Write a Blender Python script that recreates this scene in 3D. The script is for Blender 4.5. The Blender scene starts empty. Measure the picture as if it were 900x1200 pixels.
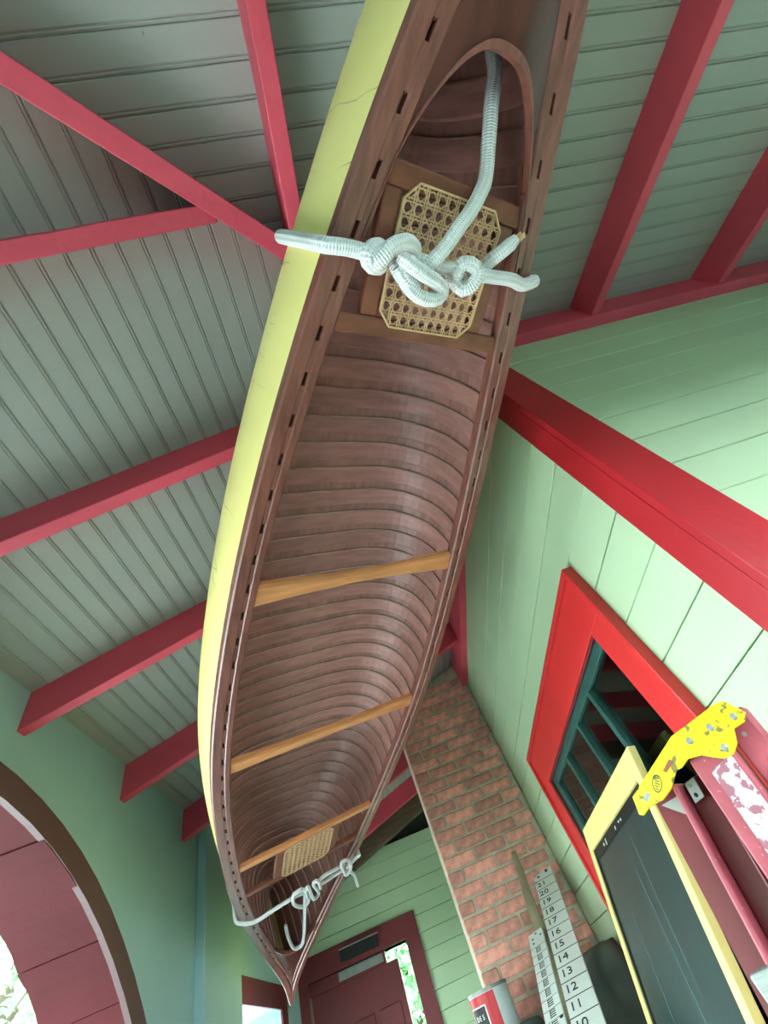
import bpy, math, random
from mathutils import Vector, Matrix
random.seed(7)
H = 1.5                                    # camera height above the porch floor
# ------------------------------------------------------------------ camera
C = bpy.context.scene.collection
RIGHT = Vector((0.94543529, 0.13362895, -0.29714545))
DOWN = Vector((-0.28808554, 0.76885599, -0.57084778))
FWD = Vector((0.15218027, 0.62530294, 0.76540015))
cam_d = bpy.data.cameras.new('camera'); cam = bpy.data.objects.new('camera', cam_d); C.objects.link(cam)
cam_d.sensor_fit = 'VERTICAL'; cam_d.sensor_height = 24.0; cam_d.sensor_width = 18.0
cam_d.lens = 24.0 * 498.39 / 1200.0
cam_d.clip_start = 0.02
mw = Matrix.Identity(4)
for i in range(3):
    mw[i][0] = RIGHT[i]; mw[i][1] = -DOWN[i]; mw[i][2] = -FWD[i]
mw[2][3] = H
cam.matrix_world = mw
bpy.context.scene.camera = cam
# ------------------------------------------------------------------ sky, exposure
w = bpy.data.worlds.new('overcast_sky'); bpy.context.scene.world = w; w.use_nodes = True
bgn = w.node_tree.nodes['Background']
bgn.inputs[0].default_value = (0.86, 0.96, 1.0, 1); bgn.inputs[1].default_value = 9.0
vs = bpy.context.scene.view_settings
vs.view_transform = 'Standard'; vs.look = 'None'; vs.gamma = 1.0; vs.use_curve_mapping = False
vs.exposure = 1.12

# ------------------------------------------------------------------ helpers
def srgb(r, g, b):
    f = lambda c: (c / 255 / 12.92) if c / 255 <= 0.04045 else ((c / 255 + 0.055) / 1.055) ** 2.4
    return (f(r), f(g), f(b), 1.0)
MATS = {}
def mat(name, col, rough=0.5, var=0.12, scale=6.0, wear=None, wear_amt=0.0, spec=0.4, bump=0.0, bscale=40.0, rand=0.0, stretch=(1, 1, 1)):
    m = bpy.data.materials.new(name); m.use_nodes = True
    nt = m.node_tree; N = nt.nodes; L = nt.links; b = N['Principled BSDF']
    tc = N.new('ShaderNodeTexCoord'); mp = N.new('ShaderNodeMapping'); mp.inputs['Scale'].default_value = stretch
    L.new(tc.outputs['Object'], mp.inputs['Vector'])
    nz = N.new('ShaderNodeTexNoise'); nz.inputs['Scale'].default_value = scale; nz.inputs['Detail'].default_value = 5
    L.new(mp.outputs[0], nz.inputs['Vector'])
    rp = N.new('ShaderNodeValToRGB'); e = rp.color_ramp.elements
    e[0].position = 0.3; e[1].position = 0.7
    lo = tuple(c * (1 - var) for c in col[:3]) + (1,); hi = tuple(min(1, c * (1 + var)) for c in col[:3]) + (1,)
    e[0].color = lo; e[1].color = hi
    L.new(nz.outputs['Fac'], rp.inputs['Fac']); out = rp.outputs['Color']
    if rand:
        oi = N.new('ShaderNodeObjectInfo'); hs = N.new('ShaderNodeHueSaturation')
        mr = N.new('ShaderNodeMapRange'); mr.inputs['To Min'].default_value = 1 - rand; mr.inputs['To Max'].default_value = 1 + rand
        L.new(oi.outputs['Random'], mr.inputs['Value']); L.new(mr.outputs[0], hs.inputs['Value']); L.new(out, hs.inputs['Color'])
        out = hs.outputs['Color']
    if wear:
        n2 = N.new('ShaderNodeTexNoise'); n2.inputs['Scale'].default_value = scale * 6; n2.inputs['Detail'].default_value = 6
        L.new(mp.outputs[0], n2.inputs['Vector'])
        r2 = N.new('ShaderNodeValToRGB'); r2.color_ramp.elements[0].position = 0.72 - wear_amt; r2.color_ramp.elements[1].position = 0.76 - wear_amt
        L.new(n2.outputs['Fac'], r2.inputs['Fac'])
        mx = N.new('ShaderNodeMixRGB'); mx.inputs[2].default_value = wear
        L.new(r2.outputs['Color'], mx.inputs[0]); L.new(out, mx.inputs[1]); out = mx.outputs[0]
    L.new(out, b.inputs['Base Color'])
    b.inputs['Roughness'].default_value = rough
    b.inputs['Specular IOR Level'].default_value = spec
    if bump:
        n3 = N.new('ShaderNodeTexNoise'); n3.inputs['Scale'].default_value = bscale; n3.inputs['Detail'].default_value = 6
        L.new(mp.outputs[0], n3.inputs['Vector'])
        bp = N.new('ShaderNodeBump'); bp.inputs['Strength'].default_value = bump; bp.inputs['Distance'].default_value = 0.01
        L.new(n3.outputs['Fac'], bp.inputs['Height']); L.new(bp.outputs[0], b.inputs['Normal'])
    MATS[name] = m
    return m
M_green = mat('green_wall_paint', srgb(178, 205, 168), 0.45, 0.05, 2.5, wear=srgb(92, 120, 92), wear_amt=-0.06, bump=0.08, rand=0.03)
M_back = mat('groove_shadow_paint', srgb(60, 84, 60), 0.8, 0.1, 4)
M_ceil = mat('green_ceiling_paint', srgb(162, 164, 156), 0.6, 0.06, 2.0, wear=srgb(90, 108, 84), wear_amt=-0.06, bump=0.06, rand=0.02)
M_lwall = mat('green_plaster_paint', srgb(158, 198, 200), 0.6, 0.06, 1.6, bump=0.05)
M_red = mat('red_trim_paint', srgb(172, 28, 38), 0.38, 0.10, 3.0, wear=srgb(225, 160, 140), wear_amt=-0.045, spec=0.5, bump=0.12)
M_wred = mat('bright_red_window_paint', srgb(205, 46, 46), 0.35, 0.08, 3.0, wear=srgb(235, 205, 190), wear_amt=-0.05, spec=0.5, bump=0.1)
M_raft = mat('red_rafter_paint', srgb(216, 80, 98), 0.5, 0.12, 3.0, wear=srgb(215, 150, 150), wear_amt=-0.05, bump=0.15)
M_dred = mat('dark_red_paint', srgb(110, 40, 44), 0.45, 0.12, 3.0, wear=srgb(150, 110, 105), wear_amt=-0.05, bump=0.1)
M_arch = mat('arch_casing_paint', srgb(98, 70, 70), 0.55, 0.1, 2.0, bump=0.1)
M_reveal = mat('arch_reveal_paint', srgb(92, 40, 44), 0.75, 0.14, 2.5, spec=0.1, wear=srgb(150, 110, 110), wear_amt=-0.03, rand=0.05, bump=0.1)
M_canvas = None
M_hullwood = mat('cedar_planking', srgb(162, 118, 108), 0.42, 0.22, 9, rand=0.10, stretch=(6, 1, 6), bump=0.1)
M_rib = mat('varnished_rib_wood', srgb(172, 124, 114), 0.46, 0.22, 10, rand=0.14, stretch=(1, 5, 1), spec=0.55, bump=0.08)
M_ribedge = mat('lit_rib_edge', srgb(196, 164, 148), 0.4, 0.25, 10)  # light caught by the near rib edges, painted in as a paler tone
M_gun = mat('mahogany_gunwale', srgb(128, 78, 66), 0.3, 0.3, 8, stretch=(8, 1, 8), wear=srgb(205, 190, 175), wear_amt=-0.03, spec=0.6, bump=0.15)
M_deck = mat('mahogany_deck', srgb(96, 56, 46), 0.22, 0.25, 5, stretch=(6, 1, 3), spec=0.6)
M_thw = mat('ash_thwart', srgb(214, 146, 92), 0.35, 0.2, 8, stretch=(1, 8, 8), spec=0.5)
M_seat = mat('seat_rail_wood', srgb(126, 74, 54), 0.38, 0.25, 8, stretch=(2, 4, 4))
M_cane = mat('woven_cane', srgb(222, 184, 140), 0.55, 0.15, 60)
M_steel = mat('galvanised_steel', srgb(140, 148, 142), 0.45, 0.1, 20); M_steel.node_tree.nodes['Principled BSDF'].inputs['Metallic'].default_value = 0.3
M_yel = mat('yellow_painted_steel', srgb(246, 222, 20), 0.4, 0.04, 11, wear=srgb(118, 112, 56), wear_amt=0.14, spec=0.5)
M_pink = mat('faded_red_fibreglass', srgb(158, 76, 86), 0.5, 0.2, 30, wear=srgb(215, 160, 165), wear_amt=0.04, bump=0.1)
M_ladred = mat('dark_red_fibreglass', srgb(104, 36, 42), 0.4, 0.14, 10, wear=srgb(70, 28, 34), wear_amt=-0.01)
M_grey = mat('aluminium_step', srgb(140, 150, 145), 0.4, 0.15, 20, stretch=(1, 1, 20))
M_pine = mat('pine_frame', srgb(236, 222, 140), 0.45, 0.08, 10, stretch=(2, 2, 0.4), wear=srgb(200, 165, 110), wear_amt=-0.03)
M_pined = mat('pine_edge', srgb(206, 184, 120), 0.5, 0.12, 10, wear=srgb(150, 110, 100), wear_amt=0.02)
M_slate = mat('dark_slate_panel', srgb(38, 58, 58), 0.28, 0.2, 5, stretch=(1, 6, 0.8), spec=0.5)
M_chalk = mat('chalk', srgb(200, 215, 210), 0.9, 0.1, 40)
M_sash = mat('dark_green_sash', srgb(38, 82, 76), 0.35, 0.15, 12, wear=srgb(170, 200, 190), wear_amt=-0.02, bump=0.1)
M_mortar = mat('mortar', srgb(196, 190, 170), 0.95, 0.2, 14, bump=0.6, bscale=60)
M_black = mat('black_paint', srgb(18, 20, 20), 0.5, 0.1, 10)
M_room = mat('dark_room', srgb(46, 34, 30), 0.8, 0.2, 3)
M_brown = mat('bare_brown_timber', srgb(96, 80, 62), 0.8, 0.25, 6, stretch=(1, 1, 6))
M_dkbrown = mat('dark_board', srgb(44, 44, 38), 0.8, 0.25, 5)
M_white = mat('white_painted_board', srgb(226, 240, 236), 0.5, 0.03, 10)
M_stick = mat('weathered_stick', srgb(150, 142, 116), 0.8, 0.25, 12, stretch=(1, 1, .3))
M_ink = mat('black_ink', srgb(40, 62, 62), 0.7, 0.05, 10)
M_canred = mat('red_label', srgb(190, 40, 48), 0.4, 0.06, 10)
M_cangrey = mat('can_white', srgb(196, 214, 214), 0.35, 0.08, 10)
M_cab = mat('dark_canvas_cover', srgb(66, 80, 74), 0.8, 0.4, 5, bump=0.3, bscale=10)
M_floor = mat('grey_porch_floor', srgb(46, 42, 38), 0.6, 0.1, 4, rand=0.05)
M_grass = mat('lawn_grass', srgb(36, 41, 30), 0.9, 0.25, 3)
M_leaf = mat('leaf', srgb(120, 190, 120), 0.6, 0.35, 3)
M_bark = mat('bark', srgb(80, 70, 58), 0.9, 0.2, 8, bump=0.5)

# brick colours differ from brick to brick
M_brick = mat('old_brick', srgb(232, 164, 148), 0.9, 0.28, 22, wear=srgb(178, 166, 148), wear_amt=0.12, rand=0.26, bump=0.5, bscale=70)

def canvas_mat():
    m = mat('yellow_canvas_paint', srgb(254, 240, 152), 0.38, 0.07, 4.0, spec=0.45)
    nt = m.node_tree; N = nt.nodes; L = nt.links; b = N['Principled BSDF']
    src = b.inputs['Base Color'].links[0].from_socket
    tc = N.new('ShaderNodeTexCoord'); nz = N.new('ShaderNodeTexNoise'); nz.inputs['Scale'].default_value = 9; nz.inputs['Detail'].default_value = 4
    mp = N.new('ShaderNodeMapping'); mp.inputs['Scale'].default_value = (3.0, 11.0, 3.0)
    ad = N.new('ShaderNodeMixRGB'); ad.blend_type = 'ADD'; ad.inputs[0].default_value = 0.35
    vo = N.new('ShaderNodeTexVoronoi'); vo.feature = 'DISTANCE_TO_EDGE'; vo.inputs['Scale'].default_value = 1.0
    L.new(tc.outputs['Object'], mp.inputs[0]); L.new(tc.outputs['Object'], nz.inputs[0])
    L.new(mp.outputs[0], ad.inputs[1]); L.new(nz.outputs['Color'], ad.inputs[2]); L.new(ad.outputs[0], vo.inputs['Vector'])
    rp = N.new('ShaderNodeValToRGB'); rp.color_ramp.elements[0].position = 0.0; rp.color_ramp.elements[1].position = 0.012
    rp.color_ramp.elements[0].color = (1, 1, 1, 1); rp.color_ramp.elements[1].color = (0, 0, 0, 1)
    L.new(vo.outputs['Distance'], rp.inputs[0])
    n2 = N.new('ShaderNodeTexNoise'); n2.inputs['Scale'].default_value = 5; L.new(tc.outputs['Object'], n2.inputs[0])
    r2 = N.new('ShaderNodeValToRGB'); r2.color_ramp.elements[0].position = 0.50; r2.color_ramp.elements[1].position = 0.62
    L.new(n2.outputs['Fac'], r2.inputs[0])
    mu = N.new('ShaderNodeMath'); mu.operation = 'MULTIPLY'; L.new(rp.outputs[0], mu.inputs[0]); L.new(r2.outputs[0], mu.inputs[1])
    mx = N.new('ShaderNodeMixRGB'); mx.inputs[2].default_value = srgb(120, 116, 50)
    L.new(mu.outputs[0], mx.inputs[0]); L.new(src, mx.inputs[1]); L.new(mx.outputs[0], b.inputs['Base Color'])
    return m
M_canvas = canvas_mat()

def rope_mat():
    m = bpy.data.materials.new('white_braided_rope'); m.use_nodes = True
    N = m.node_tree.nodes; L = m.node_tree.links; b = N['Principled BSDF']
    uv = N.new('ShaderNodeUVMap'); uv.uv_map = 'UVMap'
    sp = N.new('ShaderNodeSeparateXYZ'); L.new(uv.outputs[0], sp.inputs[0])
    def wave(sign):
        a = N.new('ShaderNodeMath'); a.operation = 'MULTIPLY'; a.inputs[1].default_value = 6.2832 * 4 * sign; L.new(sp.outputs['Y'], a.inputs[0])
        c = N.new('ShaderNodeMath'); c.operation = 'MULTIPLY'; c.inputs[1].default_value = 6.2832 * 110; L.new(sp.outputs['X'], c.inputs[0])
        d = N.new('ShaderNodeMath'); d.operation = 'ADD'; L.new(a.outputs[0], d.inputs[0]); L.new(c.outputs[0], d.inputs[1])
        s = N.new('ShaderNodeMath'); s.operation = 'SINE'; L.new(d.outputs[0], s.inputs[0]); return s
    s1, s2 = wave(1), wave(-1)
    mxm = N.new('ShaderNodeMath'); mxm.operation = 'MULTIPLY'; L.new(s1.outputs[0], mxm.inputs[0]); L.new(s2.outputs[0], mxm.inputs[1])
    bp = N.new('ShaderNodeBump'); bp.inputs['Strength'].default_value = 0.6; bp.inputs['Distance'].default_value = 0.003
    L.new(mxm.outputs[0], bp.inputs['Height']); L.new(bp.outputs[0], b.inputs['Normal'])
    rp = N.new('ShaderNodeValToRGB'); rp.color_ramp.elements[0].position = 0.0; rp.color_ramp.elements[1].position = 0.35
    rp.color_ramp.elements[0].color = srgb(196, 206, 204); rp.color_ramp.elements[1].color = srgb(238, 242, 240)
    mr = N.new('ShaderNodeMapRange'); mr.inputs['From Min'].default_value = -1; L.new(mxm.outputs[0], mr.inputs[0])
    L.new(mr.outputs[0], rp.inputs[0]); L.new(rp.outputs[0], b.inputs['Base Color']); b.inputs['Roughness'].default_value = 0.6
    return m
M_rope = rope_mat()

def sticker_mat():
    m = bpy.data.materials.new('worn_sticker'); m.use_nodes = True
    N = m.node_tree.nodes; L = m.node_tree.links; b = N['Principled BSDF']
    tc = N.new('ShaderNodeTexCoord'); nz = N.new('ShaderNodeTexNoise'); nz.inputs['Scale'].default_value = 60; nz.inputs['Detail'].default_value = 6
    vo = N.new('ShaderNodeTexVoronoi'); vo.feature = 'DISTANCE_TO_EDGE'; vo.inputs['Scale'].default_value = 150
    L.new(tc.outputs['Object'], nz.inputs[0]); L.new(tc.outputs['Object'], vo.inputs['Vector'])
    r1 = N.new('ShaderNodeValToRGB'); r1.color_ramp.elements[0].position = 0.54; r1.color_ramp.elements[1].position = 0.57; L.new(nz.outputs['Fac'], r1.inputs[0])
    r2 = N.new('ShaderNodeValToRGB'); r2.color_ramp.elements[0].color = (1, 1, 1, 1); r2.color_ramp.elements[1].color = (0, 0, 0, 1); r2.color_ramp.elements[1].position = 0.06; L.new(vo.outputs['Distance'], r2.inputs[0])
    mxx = N.new('ShaderNodeMath'); mxx.operation = 'MAXIMUM'; L.new(r1.outputs[0], mxx.inputs[0]); L.new(r2.outputs[0], mxx.inputs[1])
    mx = N.new('ShaderNodeMixRGB'); mx.inputs[1].default_value = srgb(206, 236, 236); mx.inputs[2].default_value = srgb(150, 96, 108)
    L.new(mxx.outputs[0], mx.inputs[0]); L.new(mx.outputs[0], b.inputs['Base Color']); b.inputs['Roughness'].default_value = 0.4
    return m
M_sticker = sticker_mat()

def glass_mat():
    m = bpy.data.materials.new('window_glass'); m.use_nodes = True
    N = m.node_tree.nodes; L = m.node_tree.links; N.remove(N['Principled BSDF']); o = N['Material Output']
    fr = N.new('ShaderNodeFresnel'); fr.inputs[0].default_value = 1.6
    g = N.new('ShaderNodeBsdfGlossy'); g.inputs['Roughness'].default_value = 0.02; g.inputs[0].default_value = (.9, .95, .95, 1)
    t = N.new('ShaderNodeBsdfTransparent'); t.inputs[0].default_value = (.7, .75, .72, 1)
    mx = N.new('ShaderNodeMixShader'); L.new(fr.outputs[0], mx.inputs[0]); L.new(t.outputs[0], mx.inputs[1]); L.new(g.outputs[0], mx.inputs[2])
    L.new(mx.outputs[0], o.inputs[0]); return m
M_glass = glass_mat()
nb = M_leaf.node_tree.nodes['Principled BSDF']; nb.inputs['Transmission Weight'].default_value = 0.0

class MB:
    def __init__(s): s.v = []; s.f = []
    def add(s, vs_, fs):
        n = len(s.v); s.v += [tuple(p) for p in vs_]; s.f += [tuple(i + n for i in q) for q in fs]; return s
    def box(s, o, a, b, c):                       # origin corner + three edge vectors
        o, a, b, c = map(Vector, (o, a, b, c))
        P = [o, o + a, o + a + b, o + b, o + c, o + a + c, o + a + b + c, o + b + c]
        F = [(0, 3, 2, 1), (4, 5, 6, 7), (0, 1, 5, 4), (1, 2, 6, 5), (2, 3, 7, 6), (3, 0, 4, 7)]
        if a.cross(b).dot(c) < 0: F = [q[::-1] for q in F]
        return s.add(P, F)
    def aabb(s, lo, hi):
        return s.box(lo, (hi[0] - lo[0], 0, 0), (0, hi[1] - lo[1], 0), (0, 0, hi[2] - lo[2]))
    def rings(s, R, cap=True, closed=False):      # list of equal-length vertex rings
        n = len(R[0]); V = [p for r in R for p in r]; F = []
        m = len(R)
        for i in range(m if closed else m - 1):
            j = (i + 1) % m
            for k in range(n):
                l = (k + 1) % n; F.append((i * n + k, i * n + l, j * n + l, j * n + k))
        if cap and not closed: F += [tuple(range(n))[::-1], tuple((m - 1) * n + k for k in range(n))]
        return s.add(V, F)
    def prism(s, poly, d):                        # closed planar polygon extruded by vector d
        d = Vector(d); P = [Vector(p) for p in poly]; return s.rings([P, [p + d for p in P]])
    def mesh(s, name):
        me = bpy.data.meshes.new(name); me.from_pydata(s.v, [], s.f); me.validate(); me.update(); return me
    def build(s, name, m, parent=None, smooth=False, fix=True):
        me = s.mesh(name)
        if fix:
            import bmesh
            bm = bmesh.new(); bm.from_mesh(me); bmesh.ops.recalc_face_normals(bm, faces=bm.faces); bm.to_mesh(me); bm.free()
        me.materials.append(m)
        if smooth:
            for p in me.polygons: p.use_smooth = True
        o = bpy.data.objects.new(name, me); C.objects.link(o); o.parent = parent; return o
def bevel(o, wd, seg=2):
    b = o.modifiers.new('bevel', 'BEVEL'); b.width = wd; b.segments = seg; b.limit_method = 'ANGLE'; return o
def empty(name, loc=(0, 0, 0)):
    o = bpy.data.objects.new(name, None); C.objects.link(o); o.location = loc; o.empty_display_size = 0.1; return o
def tag(o, label, cat, group=None, kind=None):
    o['label'] = label; o['category'] = cat
    if group: o['group'] = group
    if kind: o['kind'] = kind
    return o
def struct(o, label=None):
    o['kind'] = 'structure'
    if label: o['label'] = label
    return o
def tube(path, r, n=10, closed=False, cap=True):
    """rings of a round tube along a smooth path (Catmull-Rom through the given points)"""
    P = [Vector(p) for p in path]; Q = []
    m = len(P)
    for i in range(m - 1):
        p0 = P[i - 1] if i > 0 else P[i] * 2 - P[i + 1]; p1 = P[i]; p2 = P[i + 1]; p3 = P[i + 2] if i + 2 < m else P[i + 1] * 2 - P[i]
        k = max(2, int((p2 - p1).length / (r * 0.7)))
        k = min(k, 16)
        for j in range(k):
            t = j / k
            Q.append(0.5 * ((2 * p1) + (p2 - p0) * t + (2 * p0 - 5 * p1 + 4 * p2 - p3) * t * t + (3 * p1 - p0 - 3 * p2 + p3) * t ** 3))
    Q.append(P[-1])
    return Q
def rope_obj(name, path, r, parent=None, n=12, closed_end=True):
    Q = tube(path, r); R = []; U = [0.0]
    for i in range(1, len(Q)): U.append(U[-1] + (Q[i] - Q[i - 1]).length)
    up = Vector((0.13, 0.27, 0.95)); t0 = (Q[1] - Q[0]).normalized(); nrm = (up - t0 * up.dot(t0)).normalized()
    for i, q in enumerate(Q):
        t = (Q[min(i + 1, len(Q) - 1)] - Q[max(i - 1, 0)]).normalized()
        nrm = (nrm - t * nrm.dot(t)).normalized(); b = t.cross(nrm)
        rr = r
        if closed_end and (i == 0 or i == len(Q) - 1): rr = r * 0.75
        R.append([q + (nrm * math.cos(a) + b * math.sin(a)) * rr for a in [2 * math.pi * k / n for k in range(n)]])
    mb = MB(); mb.rings(R)
    me = mb.mesh(name); uvl = me.uv_layers.new(name='UVMap')
    for p in me.polygons:
        p.use_smooth = len(p.vertices) == 4
        ks = [me.loops[l].vertex_index % n for l in p.loop_indices]
        wrap = (0 in ks) and (n - 1 in ks)
        for l in p.loop_indices:
            vi = me.loops[l].vertex_index; k = vi % n
            kk = n if (wrap and k == 0) else k
            uvl.data[l].uv = (U[vi // n], kk / n)
    me.materials.append(M_rope)
    o = bpy.data.objects.new(name, me); C.objects.link(o); o.parent = parent; return o
def text_mesh(s, size, name, m, parent, origin, ux, uy, depth=0.0006, align='CENTER'):
    cu = bpy.data.curves.new('t', 'FONT'); cu.body = s; cu.size = size; cu.align_x = align; cu.align_y = 'CENTER'; cu.extrude = depth; cu.resolution_u = 2
    ob = bpy.data.objects.new('t', cu); C.objects.link(ob)
    dg = bpy.context.evaluated_depsgraph_get(); me = bpy.data.meshes.new_from_object(ob.evaluated_get(dg))
    C.objects.unlink(ob); bpy.data.objects.remove(ob)
    ux = Vector(ux).normalized(); uy = Vector(uy).normalized(); uz = ux.cross(uy)
    for v in me.vertices:
        c = v.co.copy(); v.co = Vector(origin) + ux * c.x + uy * c.y + uz * c.z
    me.materials.clear(); me.materials.append(m); me.name = name
    o = bpy.data.objects.new(name, me); C.objects.link(o); o.parent = parent; return o

# ================================================================== the setting
CX, CY = 0.743, 0.669                       # outer edge of the house corner
TA, TB = 0.302, 0.354                       # ceiling slopes over the two arms of the porch
ZT = H + 1.85                               # ceiling height at the house walls
XL = -1.23                                  # inner face of the outer porch wall
YF = CY - (CX - XL) * TA / TB               # inner face of the other outer wall
YB = 5.0                                    # end wall with the door
XE = 4.4
zA = lambda x: ZT - TA * (CX - x)
zB = lambda y: ZT - TB * (CY - y)
hipY = lambda x: CY - (CX - x) * TA / TB
hipX = lambda y: CX - (CY - y) * TB / TA

# ---- floor and ground
fl = struct(MB().aabb((XL - .3, YF - .3, -.12), (XE, YB + .2, -.02)).build('floor', M_floor))
yy = YF
while yy < YB:
    MB().aabb((XL, yy + .002, -.021), (CX + .02 if yy > CY else XE, min(yy + .138, YB), 0)).build('floor_board', M_floor, fl); yy += .14
grd = struct(MB().aabb((-30, -30, -.6), (30, 40, -.5)).build('ground', M_grass)); 

struct(MB().aabb((-9, 1.6, -.5), (XL - .27, 9, -.06)).build('bounce_slab', mat('pale_bounce_slab', srgb(226, 226, 226), 0.8, 0.1, 2)))  # unseen pale slab, added to bounce daylight up onto the ceiling
# ---- ceiling: sheathing, beaded boards, rafters, ledgers
def ceil_pts(x0, x1, y0, y1): pass
mb = MB()
e = 0.2
xo, yo = XL - .25 - e, hipY(XL - .25 - e)
def slab(poly, dz0, dz1):
    mb.rings([[Vector((x, y, z + dz0)) for x, y, z in poly], [Vector((x, y, z + dz1)) for x, y, z in poly]])
slab([(xo, yo, zA(xo)), (CX + .3, CY + .255, zA(CX + .3)), (CX + .3, YB + .4, zA(CX + .3)), (xo, YB + .4, zA(xo))], .012, .06)
slab([(xo, yo, zB(yo)), (XE, yo, zB(yo)), (XE, CY + .255, zB(CY + .255)), (CX + .3, CY + .255, zB(CY + .255))], .012, .06)
ceiling = struct(mb.build('ceiling', M_back))
def cboard(kind, a0, a1, far):
    ch, th = .0035, .011
    cs = [(a0 + .0005, th), (a0 + .0005, ch), (a0 + ch, 0), (a0 + (a1 - a0) * .5 - .0022, 0), ((a0 + a1) / 2, .003), (a0 + (a1 - a0) * .5 + .0022, 0), (a1 - ch, 0), (a1 - .0005, ch), (a1 - .0005, th)] if kind == 'n' else \
         [(a0 + .0005, th), (a0 + .0005, ch), (a0 + ch, 0), (a1 - 3 * ch, 0), (a1 - 2.2 * ch, .003), (a1 - 1.6 * ch, 0), (a1 - ch, 0), (a1 - .0005, ch), (a1 - .0005, th)]
    return cs
pa = 0.0625
k = 0
x = CX + .02
while x > XL + .001:
    x0 = max(x - pa, XL - .02)
    cs = cboard('b', x0, x, None)
    MB().rings([[(a, hipY(a) - .0, zA(a) + b) for a, b in cs], [(a, YB, zA(a) + b) for a, b in cs]]).build('ceiling_board', M_ceil, ceiling)
    x -= pa
y = CY + .02
pb = 0.0668
while y > YF + .001:
    y0 = max(y - pb, YF - .02)
    cs = cboard('b', y0, y, None)
    MB().rings([[(hipX(a), a, zB(a) + b) for a, b in cs], [(XE, a, zB(a) + b) for a, b in cs]]).build('ceiling_board', M_ceil, ceiling)
    y -= pb
RD, RW = 0.155, 0.044
def jag(): return random.uniform(-.002, .002)
def rafterA(y):
    x1 = min(CX - .03, CX - (CY - y) * TB / TA) if y < CY else CX - .03
    x0 = XL - .05
    R = []
    n = 10
    for i in range(n + 1):
        x = x0 + (x1 - x0) * i / n; z = zA(x); j = jag()
        R.append([(x, y + j, z + .004), (x, y + j, z - RD + j), (x, y + RW, z - RD + jag()), (x, y + RW, z + .004)])
    return bevel(MB().rings(R).build('rafter', M_raft, ceiling), .003)
for y in (-.66, .0135, .678, 1.37, 2.075, 2.73, 3.38, 4.06, 4.72): rafterA(y)
def rafterB(x):
    y1 = min(CY - .03, CY - (CX - x) * TA / TB) if x < CX else CY - .03
    y0 = YF - .05
    R = []
    for i in range(11):
        y = y0 + (y1 - y0) * i / 10; z = zB(y); j = jag()
        R.append([(x + j, y, z + .004), (x + j, y, z - RD + j), (x + RW, y, z - RD + jag()), (x + RW, y, z + .004)])
    return bevel(MB().rings(R).build('rafter', M_raft, ceiling), .003)
for x in (-.49, .165, .80, 1.42, 2.11, 2.76, 3.4): rafterB(x)
hd = Vector((CX - XL, CY - YF, 0)).normalized(); hn = Vector((-hd.y, hd.x, 0)) * .026
R = []
for t in (0.0, .25, .5, .75, 1.0):
    x = CX + (XL - .05 - CX) * t; y = hipY(x); z = zA(x); p = Vector((x, y, z))
    R.append([p + hn + Vector((0, 0, .004)), p + hn - Vector((0, 0, RD + .012)), p - hn - Vector((0, 0, RD + .012)), p - hn + Vector((0, 0, .004))])
bevel(MB().rings(R).build('hip_rafter', M_raft, ceiling), .003)
bevel(MB().aabb((CX - .03, CY - .03, ZT - .215), (CX + .022, YB, ZT + .004)).build('ledger_board', M_raft, ceiling), .003)
bevel(MB().aabb((CX + .022, CY - .03, ZT - .175), (XE, CY + .022, ZT + .004)).build('ledger_board', M_raft, ceiling), .003)

# ---- house walls with horizontal boards
WX, WY = CX + .02, CY + .02                 # face of the siding
WIN = dict(y0=1.133, y1=2.69, z1=H + .795, z0=.75)
mb = MB()
mb.aabb((WX + .018, WY + .018, 0), (WX + .14, WIN['y0'] + .05, ZT + .04))
mb.aabb((WX + .018, WIN['y0'] + .05, 0), (WX + .14, WIN['y1'] - .05, WIN['z0'] + .05))
mb.aabb((WX + .018, WIN['y0'] + .05, WIN['z1'] - .05), (WX + .14, WIN['y1'] - .05, ZT + .04))
mb.aabb((WX + .018, WIN['y1'] - .05, 0), (WX + .14, YB, ZT + .04))
wall_right = struct(mb.build('wall_right', M_back))
def siding(kind, a0, a1, z0, z1, parent, fixed):
    ch = .0035; wob = random.uniform(-.0015, .0015); th = .018
    cs = [(0, z0 + .0028), (-th + .002, z0 + .0028), (-th, z0 + .0048), (-th, z1 - .002), (-th + .002, z1), (0, z1)]
    if kind == 'A': R = [[(fixed + th + d + wob, a, z) for d, z in cs] for a in (a0, a1)]
    elif kind == 'B': R = [[(a, fixed + th + d + wob, z) for d, z in cs] for a in (a0, a1)]
    elif kind == 'L': R = [[(fixed - th - d + wob, a, z) for d, z in cs] for a in (a0, a1)]
    return MB().rings(R).build('siding_board', M_green, parent)
sp = 0.1345
k = -20
while True:
    z0 = H + .285 + k * sp; z1 = z0 + sp
    k += 1
    if z1 <= 0.01: continue
    z0 = max(z0, 0); z1 = min(z1, ZT)
    if z0 >= ZT: break
    if z1 > WIN['z1'] + .02 and z0 < WIN['z1'] - .05 and False: pass
    if z0 >= WIN['z1'] - .06 or z1 <= WIN['z0'] + .05:
        siding('A', WY - .018, YB, z0, z1, wall_right, WX)
    else:
        siding('A', WY - .018, WIN['y0'] + .05, z0, z1, wall_right, WX)
        siding('A', WIN['y1'] - .05, YB, z0, z1, wall_right, WX)
wall_front = struct(MB().aabb((WX + .018, WY + .018, 0), (XE, WY + .14, ZT + .04)).build('wall_front', M_back))
k = -20
while True:
    z0 = H + .556 + k * .1365; z1 = z0 + .1365
    k += 1
    if z1 <= .01: continue
    z0 = max(z0, 0); z1 = min(z1, ZT)
    if z0 >= ZT: break
    siding('B', WX - .018, XE, z0, z1, wall_front, WY)
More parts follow.
